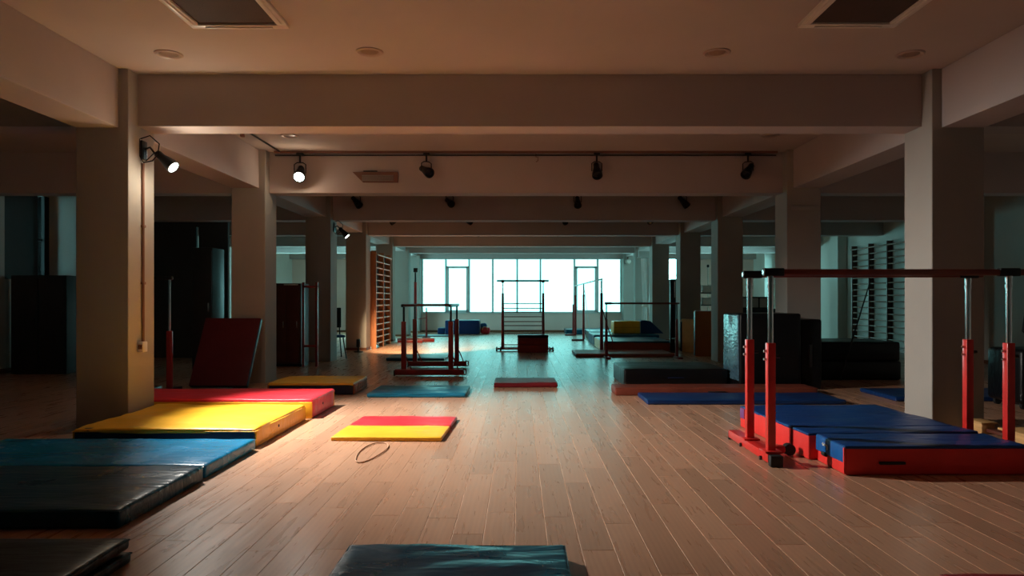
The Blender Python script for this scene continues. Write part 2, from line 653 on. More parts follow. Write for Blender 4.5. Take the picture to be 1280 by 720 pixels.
# columns and beams
for y0, y1 in COLY:
    for side, (xa, xb) in enumerate(((IL - CW, IL), (IR, IR + CW))):
        c = struct('column', MB().box(xa, xb, y0, y1, 0, ZC, 0.008), plaster)
        if y0 > 14:
            MBb = MB().box(xa - .012, xb + .012, y0 - .012, y0, 0, .06)
            MBb.box(IL if side == 0 else IR - .012, IL + .012 if side == 0 else IR, y0 - .012, y1, 0, .06)
            MBb.build('column_skirting', base_m, c, False)
for k, (y0, y1) in enumerate(COLY):
    zb = 2.86 if k <= 2 else 2.762
    if k == 8:
        zb = 2.72
    struct('beam', MB().box(XL, XR, y0 + .17, y1, zb, ZC, 0.006), beam_m)
for xa, xb in ((IL - CW, IL - .093), (IR + .093, IR + CW)):
    for k in range(len(COLY) - 1):
        struct('beam', MB().box(xa, xb, COLY[k][1], COLY[k + 1][0] + .17, 2.81, ZC, 0.006), beam_m)

# windows
wn = 0


def window(x0, x1, mull, casements, label, gm):
    global wn
    wn += 1
    w = bpy.data.objects.new('window_%d' % wn, None)
    col.objects.link(w)
    w['kind'] = 'structure'
    w['label'] = label
    y0, y1 = YB + .06, YB + .13
    t = .045
    fr = MB().box(x0, x0 + t, y0, y1, SILL, WTOP).box(x1 - t, x1, y0, y1, SILL, WTOP).box(x0, x1, y0, y1, SILL, SILL + .035).box(x0, x1, y0, y1, WTOP - .03, WTOP)
    fr.build('window_frame', alu, w, False)
    MB().box(x0, x1, YB - .05, YB + .06, SILL - .03, SILL).build('window_sill', wall_m, w, False)
    ed = [x0] + list(mull) + [x1]
    for m_ in mull:
        MB().box(m_ - .035, m_ + .035, y0, y1, SILL, WTOP).build('mullion', alu, w, False)
    for a, b in zip(ed[:-1], ed[1:]):
        MB().box(a + .03, b - .03, y0 + .03, y0 + .036, SILL + .02, WTOP - .02).build('pane', gm, w, False)
        if any(abs((a + b) / 2 - c) < .3 for c in casements):
            s = MB()
            zt = 2.44
            s.box(a + .035, b - .035, y0 - .02, y1, zt - .05, zt + .03)
            s.box(a + .035, a + .11, y0 - .02, y1, SILL + .03, zt).box(b - .11, b - .035, y0 - .02, y1, SILL + .03, zt).box(a + .035, b - .035, y0 - .02, y1, SILL + .02, SILL + .1)
            c = s.build('casement', alu, w, False)
            MB().box(b - .085, b - .06, y0 - .06, y0 - .02, 1.4, 1.52, .004).build('handle', alu, c, False)
    return w


PX = lambda px, d: (px - 648.5) * d / 900.0
PZ = lambda py, d: 1.2 + (375.0 - py) * d / 900.0
window(IL, IR, [PX(p, 27.1) for p in (557.5, 586.5, 616, 646.5, 675.5, 718, 747)], [PX(572, 27.1), PX(732.5, 27.1)], 'wide bright window across the end wall with grey mullions', dimmed_glass)
window(4.4, 6.15, [5.27], [], 'bright side window glimpsed beyond the columns', glass)
window(-6.1, -4.3, [-5.2], [], 'added unseen side window behind the wall bars, lighting the side wall', glass)  # unseen twin of the window above, added to light the left wall


def side_window(y0, y1, z0, z1, slit, label):
    global wn
    y1 = 12.87
    wn += 1
    w = bpy.data.objects.new('window_%d' % wn, None)
    col.objects.link(w)
    w['kind'] = 'structure'
    w['label'] = label
    MB().box(XL - .06, XL - .02, y0, y1 - slit, z0, z1).build('blind', locker_m, w, False)
    MB().box(XL - .055, XL - .045, y1 - slit - .01, 13.05, z0, z1).build('pane', slit_glass, w, False)
    zm = z0 + (z1 - z0) * .48
    MB().box(XL - .09, XL - .02, y1 - slit - .02, y1, zm - .02, zm + .02).build('mullion', blackm, w, False)
    MB().box(XL - .09, XL + .03, y1 - slit - .04, y1 + .05, z0 + .05, z0 + .09).build('latch_bar', blackm, w, False)
    MB().box(XL - .035, XL + .02, y1, 13.0, z0, z1).build('window_frame', blackm, w, False)


side_window(*LW[0], 0.12, 'narrow lit slit beside a dark blind on the side wall')



def added_window(xw, sg, y0, y1, z0, z1, n, label):
    """unseen side-wall window added to bring teal daylight onto the far walls; sg = +1 when outside lies towards +x"""
    global wn
    wn += 1
    w = bpy.data.objects.new('window_%d' % wn, None)
    col.objects.link(w)
    w['kind'] = 'structure'
    w['label'] = label
    xa, xb = sorted((xw + sg * .08, xw + sg * .15))
    MB().box(xa, xb, y0, y1, z0, z0 + .05).box(xa, xb, y0, y1, z1 - .05, z1).box(xa, xb, y0, y0 + .05, z0, z1).box(xa, xb, y1 - .05, y1, z0, z1).build('window_frame', alu, w, False)
    st = (y1 - y0) / n
    for k in range(n):
        MB().box(xa + .03, xa + .036, y0 + st * k + .03, y0 + st * (k + 1) - .03, z0 + .03, z1 - .03).build('pane', glass, w, False)
        if k:
            MB().box(xa, xb, y0 + st * k - .03, y0 + st * k + .03, z0, z1).build('mullion', alu, w, False)


added_window(XL, -1, *LW[1], 4, 'added unseen side wall window giving teal light deep in the dark bay')  # unseen window, added as a source for the teal light on the far walls
added_window(XR, 1, *RW, 3, 'added unseen side wall window giving teal light from behind the second column by the parallel bars')  # its unseen counterpart, added to light the far beams and side bay

# ------------------------------------------------------------------ ceiling fittings
def cassette(x0, x1, y0, y1, label):
    t = thing('air_conditioner_cassette', label, 'air conditioner', ((x0 + x1) / 2, (y0 + y1) / 2, ZC), 0, 'ceiling cassettes')
    hx, hy = (x1 - x0) / 2, (y1 - y0) / 2
    fr = MB()
    w = .075
    for a, b, c, d in ((-hx, hx, -hy, -hy + w), (-hx, hx, hy - w, hy), (-hx, -hx + w, -hy + w, hy - w), (hx - w, hx, -hy + w, hy - w)):
        fr.box(a, b, c, d, -.032, 0, .006)
    fr.build('frame', trim_white, t)
    MB().box(-hx + w, hx - w, -hy + w, hy - w, -.014, 0).build('grille', grille_m, t, False)
    for s in (-1, 1):
        MB().box(s * (hx - .04) - .014, s * (hx - .04) + .014, -hy + .12, hy - .12, -.042, -.03, .004).build('louver', trim_white, t)
        MB().box(-hx + .12, hx - .12, s * (hy - .04) - .014, s * (hy - .04) + .014, -.042, -.03, .004).build('louver', trim_white, t)


cassette(-2.56, -1.80, 4.88, 5.66, 'square ceiling air conditioner beside the near downlights, on the lamp side')
cassette(2.18, 2.94, 4.88, 5.64, 'square ceiling air conditioner above the red parallel bars')

dl = [(211, 69, 'first'), (462, 66, 'second'), (896, 67, 'third'), (1138, 69, 'fourth')]
for px, py, w in dl:
    d = 2.15 * 900 / (375 - py)
    t = thing('downlight', 'unlit round recessed downlight, %s from the left in the near row' % w, 'downlight', (PX(px, d), d, ZC), 0, 'recessed downlights')
    MB().lathe([(.118, 0), (.118, -.008), (.105, -.014), (.088, -.010), (.078, 0)], 28).build('ring', ring_m, t)
    MB().lathe([(.076, 0), (.07, -.006), (.03, -.009), (.001, -.009)], 24).build('lens', plain('downlight_lens', srgb(150, 126, 108), .3), t)
for px, w in ((362, 'beside the lit track spotlight'), (963, 'above the unlit end of the lamp track')):
    d = 9.45
    t = thing('downlight', 'unlit recessed downlight past the nearest beam, ' + w, 'downlight', (PX(px, d), d, ZC), 0, 'recessed downlights')
    MB().lathe([(.118, 0), (.118, -.008), (.105, -.014), (.088, -.010), (.078, 0)], 28).build('ring', ring_m, t)
    MB().lathe([(.076, 0), (.07, -.006), (.03, -.009), (.001, -.009)], 24).build('lens', MATS['downlight_lens'], t)

# lamp track along the second beam
t = thing('lamp_track', 'thin dark lamp track running along the top of the second beam', 'track', (0, 10.44, ZC))
MB().box(-3.55, 3.75, -.012, .012, -.03, 0).build('rail', conduit_m, t, False)
MB().box(-3.55, 3.75, .045, .06, -.06, -.045).build('cable', blackm, t, False)
t = thing('conduit', 'dark conduit running along the ceiling by the lamp column', 'conduit', (-3.45, 7.2, ZC))
MB().rod((0, .05, -.02), (0, 3.2, -.02), .012, 8).build('pipe', blackm, t)
MB().box(.04, .08, 1.6, 1.66, -.16, -.12, .004).build('clip', conduit_m, t)

SPOT = {}


def spot_mesh():
    SPOT['adapter'] = MB().box(-.035, .035, -.02, .02, -.025, 0, .004).rod((0, 0, -.02), (0, 0, -.10), .011, 8).mesh('adapter', blackm)
    y = MB()
    y.tube([(-.058, 0, -.21), (-.058, 0, -.12), (-.03, 0, -.10), (.03, 0, -.10), (.058, 0, -.12), (.058, 0, -.21)], .006, 6)
    SPOT['yoke'] = y.mesh('yoke', blackm)
    SPOT['can'] = MB().lathe([(.018, -.13), (.034, -.12), (.036, -.06), (.045, -.02), (.058, .05), (.060, .085), (.052, .085), (.046, .06), (.002, .055)], 20).mesh('can', blackm, True, 40)
    SPOT['lens'] = MB().lathe([(.047, .062), (.047, .068), (.001, .072)], 20).mesh('lens', lens_off)
    SPOT['lens_on'] = MB().lathe([(.050, .074), (.050, .086), (.03, .092), (.001, .094)], 20).mesh('lens', lens_on)


spot_mesh()


def spot(loc, dirn, label, lit=False, drop=0.0, scale=1.0, group='track spotlights', wall=None):
    t = thing('track_spotlight', label, 'spotlight', loc, 0, group)
    t.scale = (scale,) * 3
    if wall is None:
        link('adapter', SPOT['adapter'], t)
        yk = link('yoke', SPOT['yoke'], t)
        yaw = math.atan2(dirn[0], -dirn[1]) * .6
        yk.rotation_euler = (0, 0, yaw)
    c = link('can', SPOT['can'], t)
    c.location = (0, 0, -.21)
    c.rotation_mode = 'QUATERNION'
    c.rotation_quaternion = Vector(dirn).to_track_quat('Z', 'Y')
    link('lens', SPOT['lens_on' if lit else 'lens'], c)
    return t


ORD = ['first', 'second', 'third', 'fourth', 'fifth']
# second beam (nearest lamp row): one lit
rows = [
    (3, [375, 533, 746, 935], 'second', 10.42, [(.15, -1, -.75), (.75, -1, -.55), (0, -.9, -1), (-.8, -.9, -1)], 3.327),
    (4, [446, 562, 722, 855], 'third', 14.0, [(.9, -.6, -1), (.5, -.9, -.5), (0, -.8, -.8), (.7, -.5, -1)], ZC),
    (5, [493, 585, 705, 815], 'fourth', 17.25, [(-.9, -.6, -.6), (.9, -.6, -.5), (.3, -.9, -.5), (-.8, -.8, -.4)], ZC),
    (6, [515, 598, 697, 794], 'fifth', 20.85, [(.2, -1, -.4), (.1, -1, -.6), (0, -1, -.5), (.6, -.8, -.2)], ZC),
    (7, [538, 769], 'sixth', 23.9, [(.8, -.6, -.6), (.2, -.9, -.8)], ZC),
]
for k, pxs, nm, d, dirs, z in rows:
    for i, px in enumerate(pxs):
        lit = (k == 3 and i == 0)
        if lit:
            lab = 'brightly lit track spotlight facing the viewer under the second beam'
        else:
            lab = 'unlit track spotlight on the %s beam, %s from the left' % (nm, ORD[i])
        s = spot((PX(px, d), d, z), dirs[i], lab, lit, scale=1.4 if lit else (1.25 if k < 6 else 1.1))
        if lit:
            lp = Vector((PX(px, d), d, z)) + Vector((0, 0, -.26))
            dr = Vector(dirs[i]).normalized()
            spot_lamp('track_bulb', lp + dr * .14, lp + dr * 3, POW_TRACK, (.92, 1, .95), 110, 1.0, .05)
            spill_lamp('track_bulb_spill', lp + dr * .145, 12.0, (1, .74, .50), .05)

# lit spotlight on the near column, with bracket, cables, conduit and outlet
LA = Vector((IL + .235, 6.98, 2.54))
dirA = (KEY_AIM - LA).normalized()


def column_spot(P, d, wallx, label, mess=True):
    t = thing('column_spotlight', label, 'spotlight', (wallx, P.y, P.z), 0, 'spotlights fixed to columns')
    rel = P - Vector((wallx, P.y, P.z))
    MB().box(0, .02, -.05, .05, .02, .20, .006).build('wall_plate', blackm, t)
    MB().tube([(.02, 0, .12), (.07, 0, .14), (.11, 0, .09), tuple(rel * .8)], .010, 7).build('arm', blackm, t)
    MB().tube([(.01, -.06, .21), (.10, -.06, .24), (.19, -.06, .16), (.17, -.05, .06), (.12, -.05, .0), (.04, -.06, -.02), (.0, -.06, .05), (.0, -.06, .21)], .006, 6).build('cable', blackm, t)
    MB().tube([(.02, .02, .14), (.06, -.05, .0), (.12, -.05, .06), (.15, -.02, .10), tuple(rel * .9)], .006, 6).build('cable', blackm, t)
    c = link('can', SPOT['can'], t)
    c.location = rel
    c.scale = (1.05,) * 3
    c.rotation_mode = 'QUATERNION'
    c.rotation_quaternion = d.to_track_quat('Z', 'Y')
    link('lens', SPOT['lens_on'], c)
    return t


column_spot(LA, dirA, IL, 'lit spotlight with looping black cable fixed to the nearest column')
spot_lamp('column_bulb', LA + dirA * .15, KEY_AIM, POW_KEY, (1, .95, .86), 99, .75, .045)
spill_lamp('column_bulb_spill', LA + dirA * .14, POW_SPILL, (1, .84, .62), .05)
LC = Vector((IL + .20, 14.2, 2.52))
dirC = (Vector((-2.3, 17.7, 0)) - LC).normalized()
column_spot(LC, (dirC + Vector((.25, -.75, 0))).normalized(), IL, 'small lit spotlight fixed to the column beside the dark cabinet')
spot_lamp('far_column_bulb', LC + dirC * .16 + Vector((0, -.02, 0)), LC + dirC * 5, POW_FAR, (1, .72, .42), 44, .8, .05)

t = thing('power_outlet', 'beige double outlet box on the lit column', 'outlet', (IL, 6.92, .70), 0)
MB().box(0, .055, -.045, .045, 0, .10, .006).build('box', white_plastic, t)
MB().box(.01, .05, -.049, -.045, .03, .075, .001).build('socket_plate', conduit_m, t)
for s in (0, 1):
    MB().rod((.02 + .02 * s, -.0515, .055), (.02 + .02 * s, -.049, .055), .006, 8).build('socket_hole', blackm, t)
t = thing('wall_conduit', 'thin conduit running down the lit column to the outlet', 'conduit', (IL, 6.96, .80), 0)
MB().rod((.014, 0, 0), (.014, 0, 1.72), .014, 8).build('pipe', conduit_m, t)
for z in (.55, 1.1):
    MB().box(0, .032, -.022, .022, z, z + .025, .003).build('clip', conduit_m, t)

# vent hanging in front of the second beam face
t = thing('wall_vent', 'shallow slanted vent panel on the face of the second beam', 'vent', (PX(470, 10.5), 10.52, 2.945))
MB().prism([(-.34, .12), (.32, .12), (.32, -.03), (-.19, -.03)], -.035, 0).build('body', conduit_m, t, False)
for k in range(5):
    z = -.012 + k * .019
    MB().box(-.20 - .0 * k, .26, -.05, -.035, z, z + .008).build('slat', plaster, t, False)
MB().box(-.18, .02, -.045, -.02, .125, .137).build('latch', blackm, t, False)
t = tag(MB().box(-.2, .2, -.02, 0, -.035, .035, .006).build('cable_cover', plaster), 'pale cable cover strip high on the second column by the parallel bars', 'cover')
t.location = (PX(1007, 10.34), 10.35, PZ(260, 10.34))
t = tag(MB().tube([(0, 0, 0), (0, 0, -.05), (.03, 0, -.05), (.03, 0, -.10), (0, 0, -.12)], .006, 6).build('ceiling_hook', conduit_m), 'small bent hook on the second beam between track spotlights', 'hook')
t.location = (PX(670, 10.5), 10.512, PZ(192, 10.5))

# wall lamp on the far column
t = thing('wall_lamp', 'small pale lamp fixed on the far column beside the window', 'lamp', (PX(785, 26.4), 26.5, PZ(327, 26.4)))
MB().lathe([(.07, 0), (.10, .05), (.10, .16), (.06, .22)], 16, Matrix.Rotation(R90, 4, 'X')).build('housing', white_plastic, t)
MB().rod((0, -.0, .08), (0, -.1, .16), .02, 8).build('bracket', blackm, t)


# ------------------------------------------------------------------ mats
def top_seam(mb, x0, x1, y0, y1, z, r=.004):
    mb.tube([(x0, y0, z), (x1, y0, z), (x1, y1, z), (x0, y1, z)], r, 5, True)


def mat(label, cover, x0, x1, y0, y1, h, rz=0.0, amp=.006, seed=1, r=.018, group='gym mats', z=0.0, puff=0.0, name='gym_mat', res=.07, side=None, freq=3.5, handles=True):
    """single-colour tarpaulin mat: cover, corner seam, strap handles"""
    cx, cy_ = (x0 + x1) / 2, (y0 + y1) / 2
    hx, hy = (x1 - x0) / 2, (y1 - y0) / 2
    t = thing(name, label, 'mat', (cx, cy_, z), rz, group)
    MB().soft(-hx, hx, -hy, hy, 0, h, r, res, amp, freq, seed, puff, (.6, 1.6, 1)).build('cover', cover, t, True, 60)
    sm = MB()
    q = r * .12
    top_seam(sm, -hx + q, hx - q, -hy + q, hy - q, h - r * .55, .0035)
    sm.build('piping', side or cover, t)
    for s in ((-1, 1) if h > .07 and handles else ()):
        hb = MB().tube([(-.11, s * (hy + .004), h * .5), (-.09, s * (hy + .014), h * .52), (.09, s * (hy + .014), h * .52), (.11, s * (hy + .004), h * .5)], .007, 6)
        hb.build('handle', blackrub if cover not in (v_black,) else v_navy, t)
    return t


# foreground left, dark mats
mat('black folded mat in the near corner', v_black, -3.6, -1.77, 1.55, 3.30, .052, amp=.003, seed=2, name='folded_mat', group='dark floor mats')
mat('black upper leaf of the folded mat in the near corner', v_black, -3.59, -1.775, 1.55, 3.29, .052, z=.064, amp=.002, seed=3, name='folded_mat', group='dark floor mats')
mat('bottle-green wrinkled mat beside the blue mat, on the dark side', v_green, -4.1, -2.085, 3.76, 4.775, .105, amp=.008, handles=False, seed=4, r=.022, group='dark floor mats', res=.05)
mat('dark blue glossy mat between the yellow and green mats', v_azure, -4.1, -2.10, 4.83, 5.76, .095, amp=.008, handles=False, seed=6, r=.022, group='dark floor mats', res=.05)
mat('bottle-green mat lying alone in the near middle of the floor', v_green, -.785, .215, 1.75, 3.34, .068, amp=.012, seed=8, r=.016, group='dark floor mats', res=.04, freq=5)


def crash(label, x0, x1, y0, y1, h, body, top, ends=None, front=None, seed=1, name='crash_mat', lace=False, z=0.0, rz=0.0, amp=.008, group='crash mats', vent=True):
    cx, cy_ = (x0 + x1) / 2, (y0 + y1) / 2
    hx, hy = (x1 - x0) / 2, (y1 - y0) / 2
    t = thing(name, label, 'mat', (cx, cy_, z), rz, group)
    MB().soft(-hx + .004, hx - .004, -hy + .004, hy - .004, 0, h - .006, .02, .09, .004, 3, seed).build('body', body, t, True, 60)
    MB().soft(-hx, hx, -hy, hy, h - .045, h, .02, .05, amp, 3.2, seed + 1, .012, (.7, 1.5, 1)).build('top_cover', top, t, True, 60)
    if ends:
        for s in (-1, 1):
            MB().soft(s * hx - .006, s * hx + .006, -hy + .004, hy - .004, .004, h - .02, .006, .07, .006, 5, seed + 3).build('end_panel', ends, t, True, 60)
    if front:
        for s in (-1, 1):
            MB().soft(-hx + .004, hx - .004, s * hy - .006, s * hy + .006, .004, h - .03, .006, .07, .004, 5, seed + 5).build('front_panel', front, t, True, 60)
    sm = MB()
    top_seam(sm, -hx, hx, -hy, hy, h - .026)
    sm.build('piping', top, t)
    if vent:
        MB().lathe([(.013, 0), (.013, .004), (.006, .005), (.003, .003)], 10, Matrix.Translation((hx + .008, -hy * .2, h * .55)) @ Matrix.Rotation(R90, 4, 'Y')).build('vent_eyelet', blackm, t)
    if lace:
        lc = MB()
        n = 8
        pts = []
        for k in range(n * 2 + 1):
            yy_ = -hy + .05 + (2 * hy - .1) * k / (2 * n)
            pts.append((hx + .011, yy_, h * (.28 if k % 2 else .82)))
        lc.tube(pts, .005, 5)
        lc.build('lacing', white_plastic, t)
    return t


crash('bright yellow crash mat with navy front below the lit column', -3.625, -2.14, 5.85, 7.21, .155, v_navy, v_yellow, ends=v_yellow, seed=11, amp=.012)
crash('red crash mat with orange front behind the bright yellow one', -4.35, -2.08, 7.27, 8.13, .20, v_red, v_red, front=v_yellow, seed=13)
crash('dull yellow crash mat with navy front and white lacing', -3.17, -2.09, 9.1, 9.9, .155, v_navy, v_yellow, ends=v_orange, seed=15, lace=True)
# leaning maroon mat
t = thing('leaning_mat', 'maroon mat leaning upright against the second column on the lamp side', 'mat', (-4.08, 9.72, 0), 0, 'leaning mats')
mb = MB().soft(-.40, .40, -.035, .035, 0, 1.04, .015, .1, .003, 3, 5)
c = mb.build('core', v_navy, t, True, 60)
c.rotation_euler = (math.radians(-29), 0, math.radians(-2))
c.location = (0, .06, .018)
c2 = MB().soft(-.395, .395, -.043, -.030, .005, 1.035, .006, .1, .002, 3, 6).build('face', v_maroon, c, True, 60)

# two-tone yellow and red thin mat
t = thing('folding_mat', 'thin two-tone mat, half yellow and half red, in the pool of light', 'mat', (-1.11, 6.66, 0), math.radians(-2.0), 'floor mats')
MB().soft(-.475, .475, -.55, .02, 0, .036, .012, .06, .004, 5, 21).build('yellow_half', v_yellow, t, True, 60)
MB().soft(-.475, .475, .022, .56, 0, .036, .012, .06, .004, 5, 22).build('red_half', v_red, t, True, 60)
MB().box(-.47, .47, .012, .03, .02, .033).build('hinge_strip', v_red, t, False)

mat('teal wrinkled mat before the maroon bar frame', v_teal, -1.87, -.655, 8.85, 9.72, .05, amp=.010, seed=31, group='teal floor mats', res=.05, freq=5)
mat('teal mat lying beyond the maroon bar frame', v_teal, -2.62, -1.47, 14.2, 15.25, .055, amp=.008, seed=33, group='teal floor mats')
mat('small red mat in the middle of the floor', v_dred, -.345, .53, 9.87, 10.6, .06, amp=.006, seed=35, group='floor mats')
mat('thin dark teal mat near the blue foam block', v_teal, -3.35, -2.25, 23.6, 24.3, .035, amp=.003, seed=37, group='teal floor mats')
mat('dark red mat corner at the near edge on the parallel bars side', v_dred, 1.745, 2.75, 1.4, 2.985, .07, seed=39, amp=.006, group='floor mats')

# right side low mats
mat('deep blue mat along the floor before the brown mat', v_dblue, 1.47, 3.75, 8.24, 8.92, .055, amp=.005, seed=41, group='floor mats')
mat('long low brown mat in front of the black thick mat', v_brown, 1.21, 3.75, 9.02, 9.45, .10, amp=.004, seed=43, group='floor mats')
mat('thick black crash mat lying on the floor', v_black, 1.45, 2.88, 9.92, 11.05, .25, amp=.008, seed=45, r=.03, group='crash mats', name='crash_mat')
mat('deep blue mat in the shade beyond the landing mat', v_dblue, 4.45, 6.6, 8.5, 9.4, .055, amp=.005, seed=47, group='floor mats')

# upright black wrapped mats
t = thing('wrapped_mat', 'tall black upright mat wrapped in shiny plastic', 'mat', (3.34, 9.92, 0), math.radians(1), 'upright mats')
MB().soft(-.41, .41, -.36, .36, 0, 1.02, .03, .09, .008, 3, 51).build('body', v_black, t, True, 60)
MB().soft(-.425, -.405, -.33, .34, .12, 1.0, .008, .035, .010, 7, 52, 0, (1, 1, 2.5)).build('plastic_sheet', plastic_wrap, t, True, 70)
t = thing('upright_mat', 'slightly shorter black upright mat against the column', 'mat', (3.90, 9.98, 0), 0, 'upright mats')
MB().soft(-.13, .16, -.34, .33, 0, .94, .03, .1, .006, 3, 53).build('body', v_black, t, True, 60)
MB().box(-.03, .03, -.352, -.34, .3, .6, .004).build('strap', blackrub, t)

# panels standing by the third column
t = thing('upright_mat', 'orange-brown mat panel standing on edge by the third column', 'mat', (4.02, 15.35, 0), 0, 'upright mats')
MB().soft(-.27, .27, -.06, .06, 0, .965, .015, .1, .003, 3, 54).build('cover', v_orange, t, True, 60)
MB().box(-.277, -.262, -.055, .055, .02, .955, .003).build('edge_band', v_navy, t)
MB().box(-.26, .26, -.055, .055, .955, .972, .003).build('top_edge', paper_m, t)
t = thing('upright_mat', 'tan crumpled mat panel standing behind the orange-brown one', 'mat', (3.92, 16.5, 0), math.radians(-35), 'upright mats')
MB().soft(-.18, .22, -.07, .07, 0, .76, .02, .05, .012, 5, 55).build('cover', v_tan, t, True, 60)
MB().box(-.2, -.16, -.075, .075, .02, .7, .003).build('edge_band', v_navy, t)

# mats and boxes in the middle distance on the right
mat('long low red-brown mat under the horizontal bar', v_umber, 1.21, 3.30, 15.2, 16.45, .065, amp=.004, seed=61, group='floor mats')
crash('brown box mat with teal top and tan ends', 1.97, 3.55, 16.65, 18.7, .245, v_umber, v_teal, ends=v_tan, seed=63, vent=False)
crash('teal topped mat carrying the yellow block', 2.0, 3.75, 19.2, 20.7, .27, v_dblue, v_teal, seed=65, vent=False)
t = thing('foam_block', 'yellow foam block on the teal topped mat', 'foam block', (2.95, 19.95, .288))
MB().soft(-.36, .36, -.30, .30, 0, .33, .02, .1, .003, 3, 66).build('cover', v_yellow, t, True, 60)
MB().tube([(-.36, -.302, .165), (.36, -.302, .165)], .004, 5).build('seam', v_orange, t)
t = thing('foam_wedge', 'dark blue foam wedge beside the yellow block', 'foam wedge', (3.55, 19.95, .288))
MB().prism([(-.22, 0), (.40, 0), (.05, .33), (-.12, .36), (-.22, .34)], -.3, .3).build('cover', v_dblue, t, True)
MB().prism([(-.235, .01), (-.222, .01), (-.222, .33), (-.235, .33)], -.28, .28).build('side_band', paper_m, t)
crash('black sided mat with teal top under the far bar posts', 2.12, 3.6, 21.4, 22.9, .26, v_black, v_teal, seed=67, vent=False)
crash('low teal mat nearest the window', 1.65, 3.3, 25.1, 26.3, .17, v_teal, v_teal, seed=69, vent=False)

# blue foam block by the window
t = thing('foam_block', 'large blue foam block below the window', 'foam block', (-1.98, 25.6, 0))
MB().soft(-.60, .60, -.40, .40, 0, .48, .03, .12, .004, 3, 71).build('cover', v_dblue, t, True, 60)
MB().soft(-.58, .58, -.38, .38, .475, .49, .006, .12, .0, 3, 72).build('top_cover', vinyl('vinyl_pale_blue', srgb(110, 160, 180), .35), t, True, 60)
t = thing('foam_block', 'small blue foam block against the large blue one', 'foam block', (-2.72, 25.55, 0))
MB().soft(-.13, .13, -.3, .3, 0, .22, .03, .1, .003, 3, 73).build('cover', v_dblue, t, True, 60)
MB().tube([(-.131, -.3, .11), (.131, -.302, .11)], .004, 5).build('seam', v_navy, t)
t = thing('equipment_bag', 'red and blue bag slumped beside the blue foam block', 'bag', (-1.19, 25.5, 0))
MB().soft(-.16, .17, -.22, .22, 0, .25, .09, .05, .02, 6, 74).build('body', v_red, t, True, 60)
MB().soft(-.17, .06, -.2, .2, .2, .38, .08, .05, .02, 6, 75).build('flap', v_blue, t, True, 60)
MB().tube([(-.1, -.23, .15), (-.05, -.27, .26), (.06, -.27, .26), (.1, -.23, .15)], .012, 6).build('strap', pale_wood, t)

# rope loop on the floor
pts = []
for k in range(28):
    a = 2 * math.pi * k / 28
    u, w_ = .37 * math.cos(a), .095 * math.sin(a) * (1 + .25 * math.cos(a))
    an = math.radians(88)
    pts.append((u * math.cos(an) - w_ * math.sin(an), u * math.sin(an) + w_ * math.cos(an), .007 + .002 * math.sin(3 * a)))
t = tag(MB().tube(pts, .005, 7, True).build('rope_loop', rope_m), 'thin brown rope loop lying on the floor near the two-tone mat', 'rope')
t.location = (-1.16, 5.66, 0)

# ------------------------------------------------------------------ landing mats on the right
t = thing('landing_mat', 'folding landing mat with blue top and red sides behind the parallel bars', 'mat', (2.855, 6.15, 0), math.radians(3.0), 'landing mats')
# local: left x=-.72 , right .70, y from -.74 to .72
HM = .20
for a, b, nm in ((-.71, -.435, 1), (-.42, .72, 2)):
    bx = MB().soft(-.72, .60, a, b, 0, HM - .008, .014, .12, .002, 3, 80 + nm).build('panel', v_redmat, t, True, 60)
    MB().soft(-.722, .602, a, b, HM - .022, HM, .010, .06, .008, 4, 83 + nm, .006, (.5, 1.6, 1)).build('top_cover', v_cobalt, bx, True, 60)
MB().box(-.728, -.715, .60, .70, .09, .178, .003).build('side_patch', plain('patch_violet', srgb(120, 70, 130), .4), t)
MB().tube([(-.727, -.43, .01), (-.727, -.43, .18)], .004, 5).build('seam', dark_wood, t)
MB().box(-.727, -.72, -.05, .05, .15, .17, .002).build('white_tag', white_plastic, t)
t = thing('landing_mat', 'near landing mat with blue edged corner, white logo and red front', 'mat', (2.88, 5.165, 0), math.radians(0.6), 'landing mats')
bd = MB().soft(-.65, .60, -.235, .215, 0, HM - .01, .014, .1, .003, 3, 90).build('body', v_redmat, t, True, 60)
MB().soft(-.655, .605, -.238, .218, HM - .022, HM + .002, .010, .05, .010, 4, 91, .006, (.5, 1.8, 1)).build('top_cover', v_cobalt, t, True, 60)
sp = MB().soft(-.662, -.645, -.232, .216, .085, HM - .004, .006, .06, .002, 4, 92).build('side_flap', v_blue, t, True, 60)
lg = MB()
# little white script logo on the flap, facing -x
for pts2 in ([(.10, .150), (.085, .162), (.075, .150), (.09, .143), (.068, .146)], [(.066, .150), (.060, .160), (.052, .150), (.060, .145), (.050, .147)],
             [(.048, .146), (.042, .158), (.036, .146)], [(.034, .158), (.028, .148), (.020, .158), (.014, .126), (.022, .122)]):
    lg.tube([(-.664, y, z) for y, z in pts2], .0042, 5)
lg.build('logo', paper_m, sp)
MB().box(-.672, -.652, .035, .105, .068, .098, .006).build('handle', blackrub, t)
MB().box(-.42, -.24, -.252, -.232, .075, .095, .006).build('handle', blackrub, t)
MB().box(-.662, -.648, -.24, -.224, .01, HM - .01, .004).build('corner_seam', v_redmat, t)


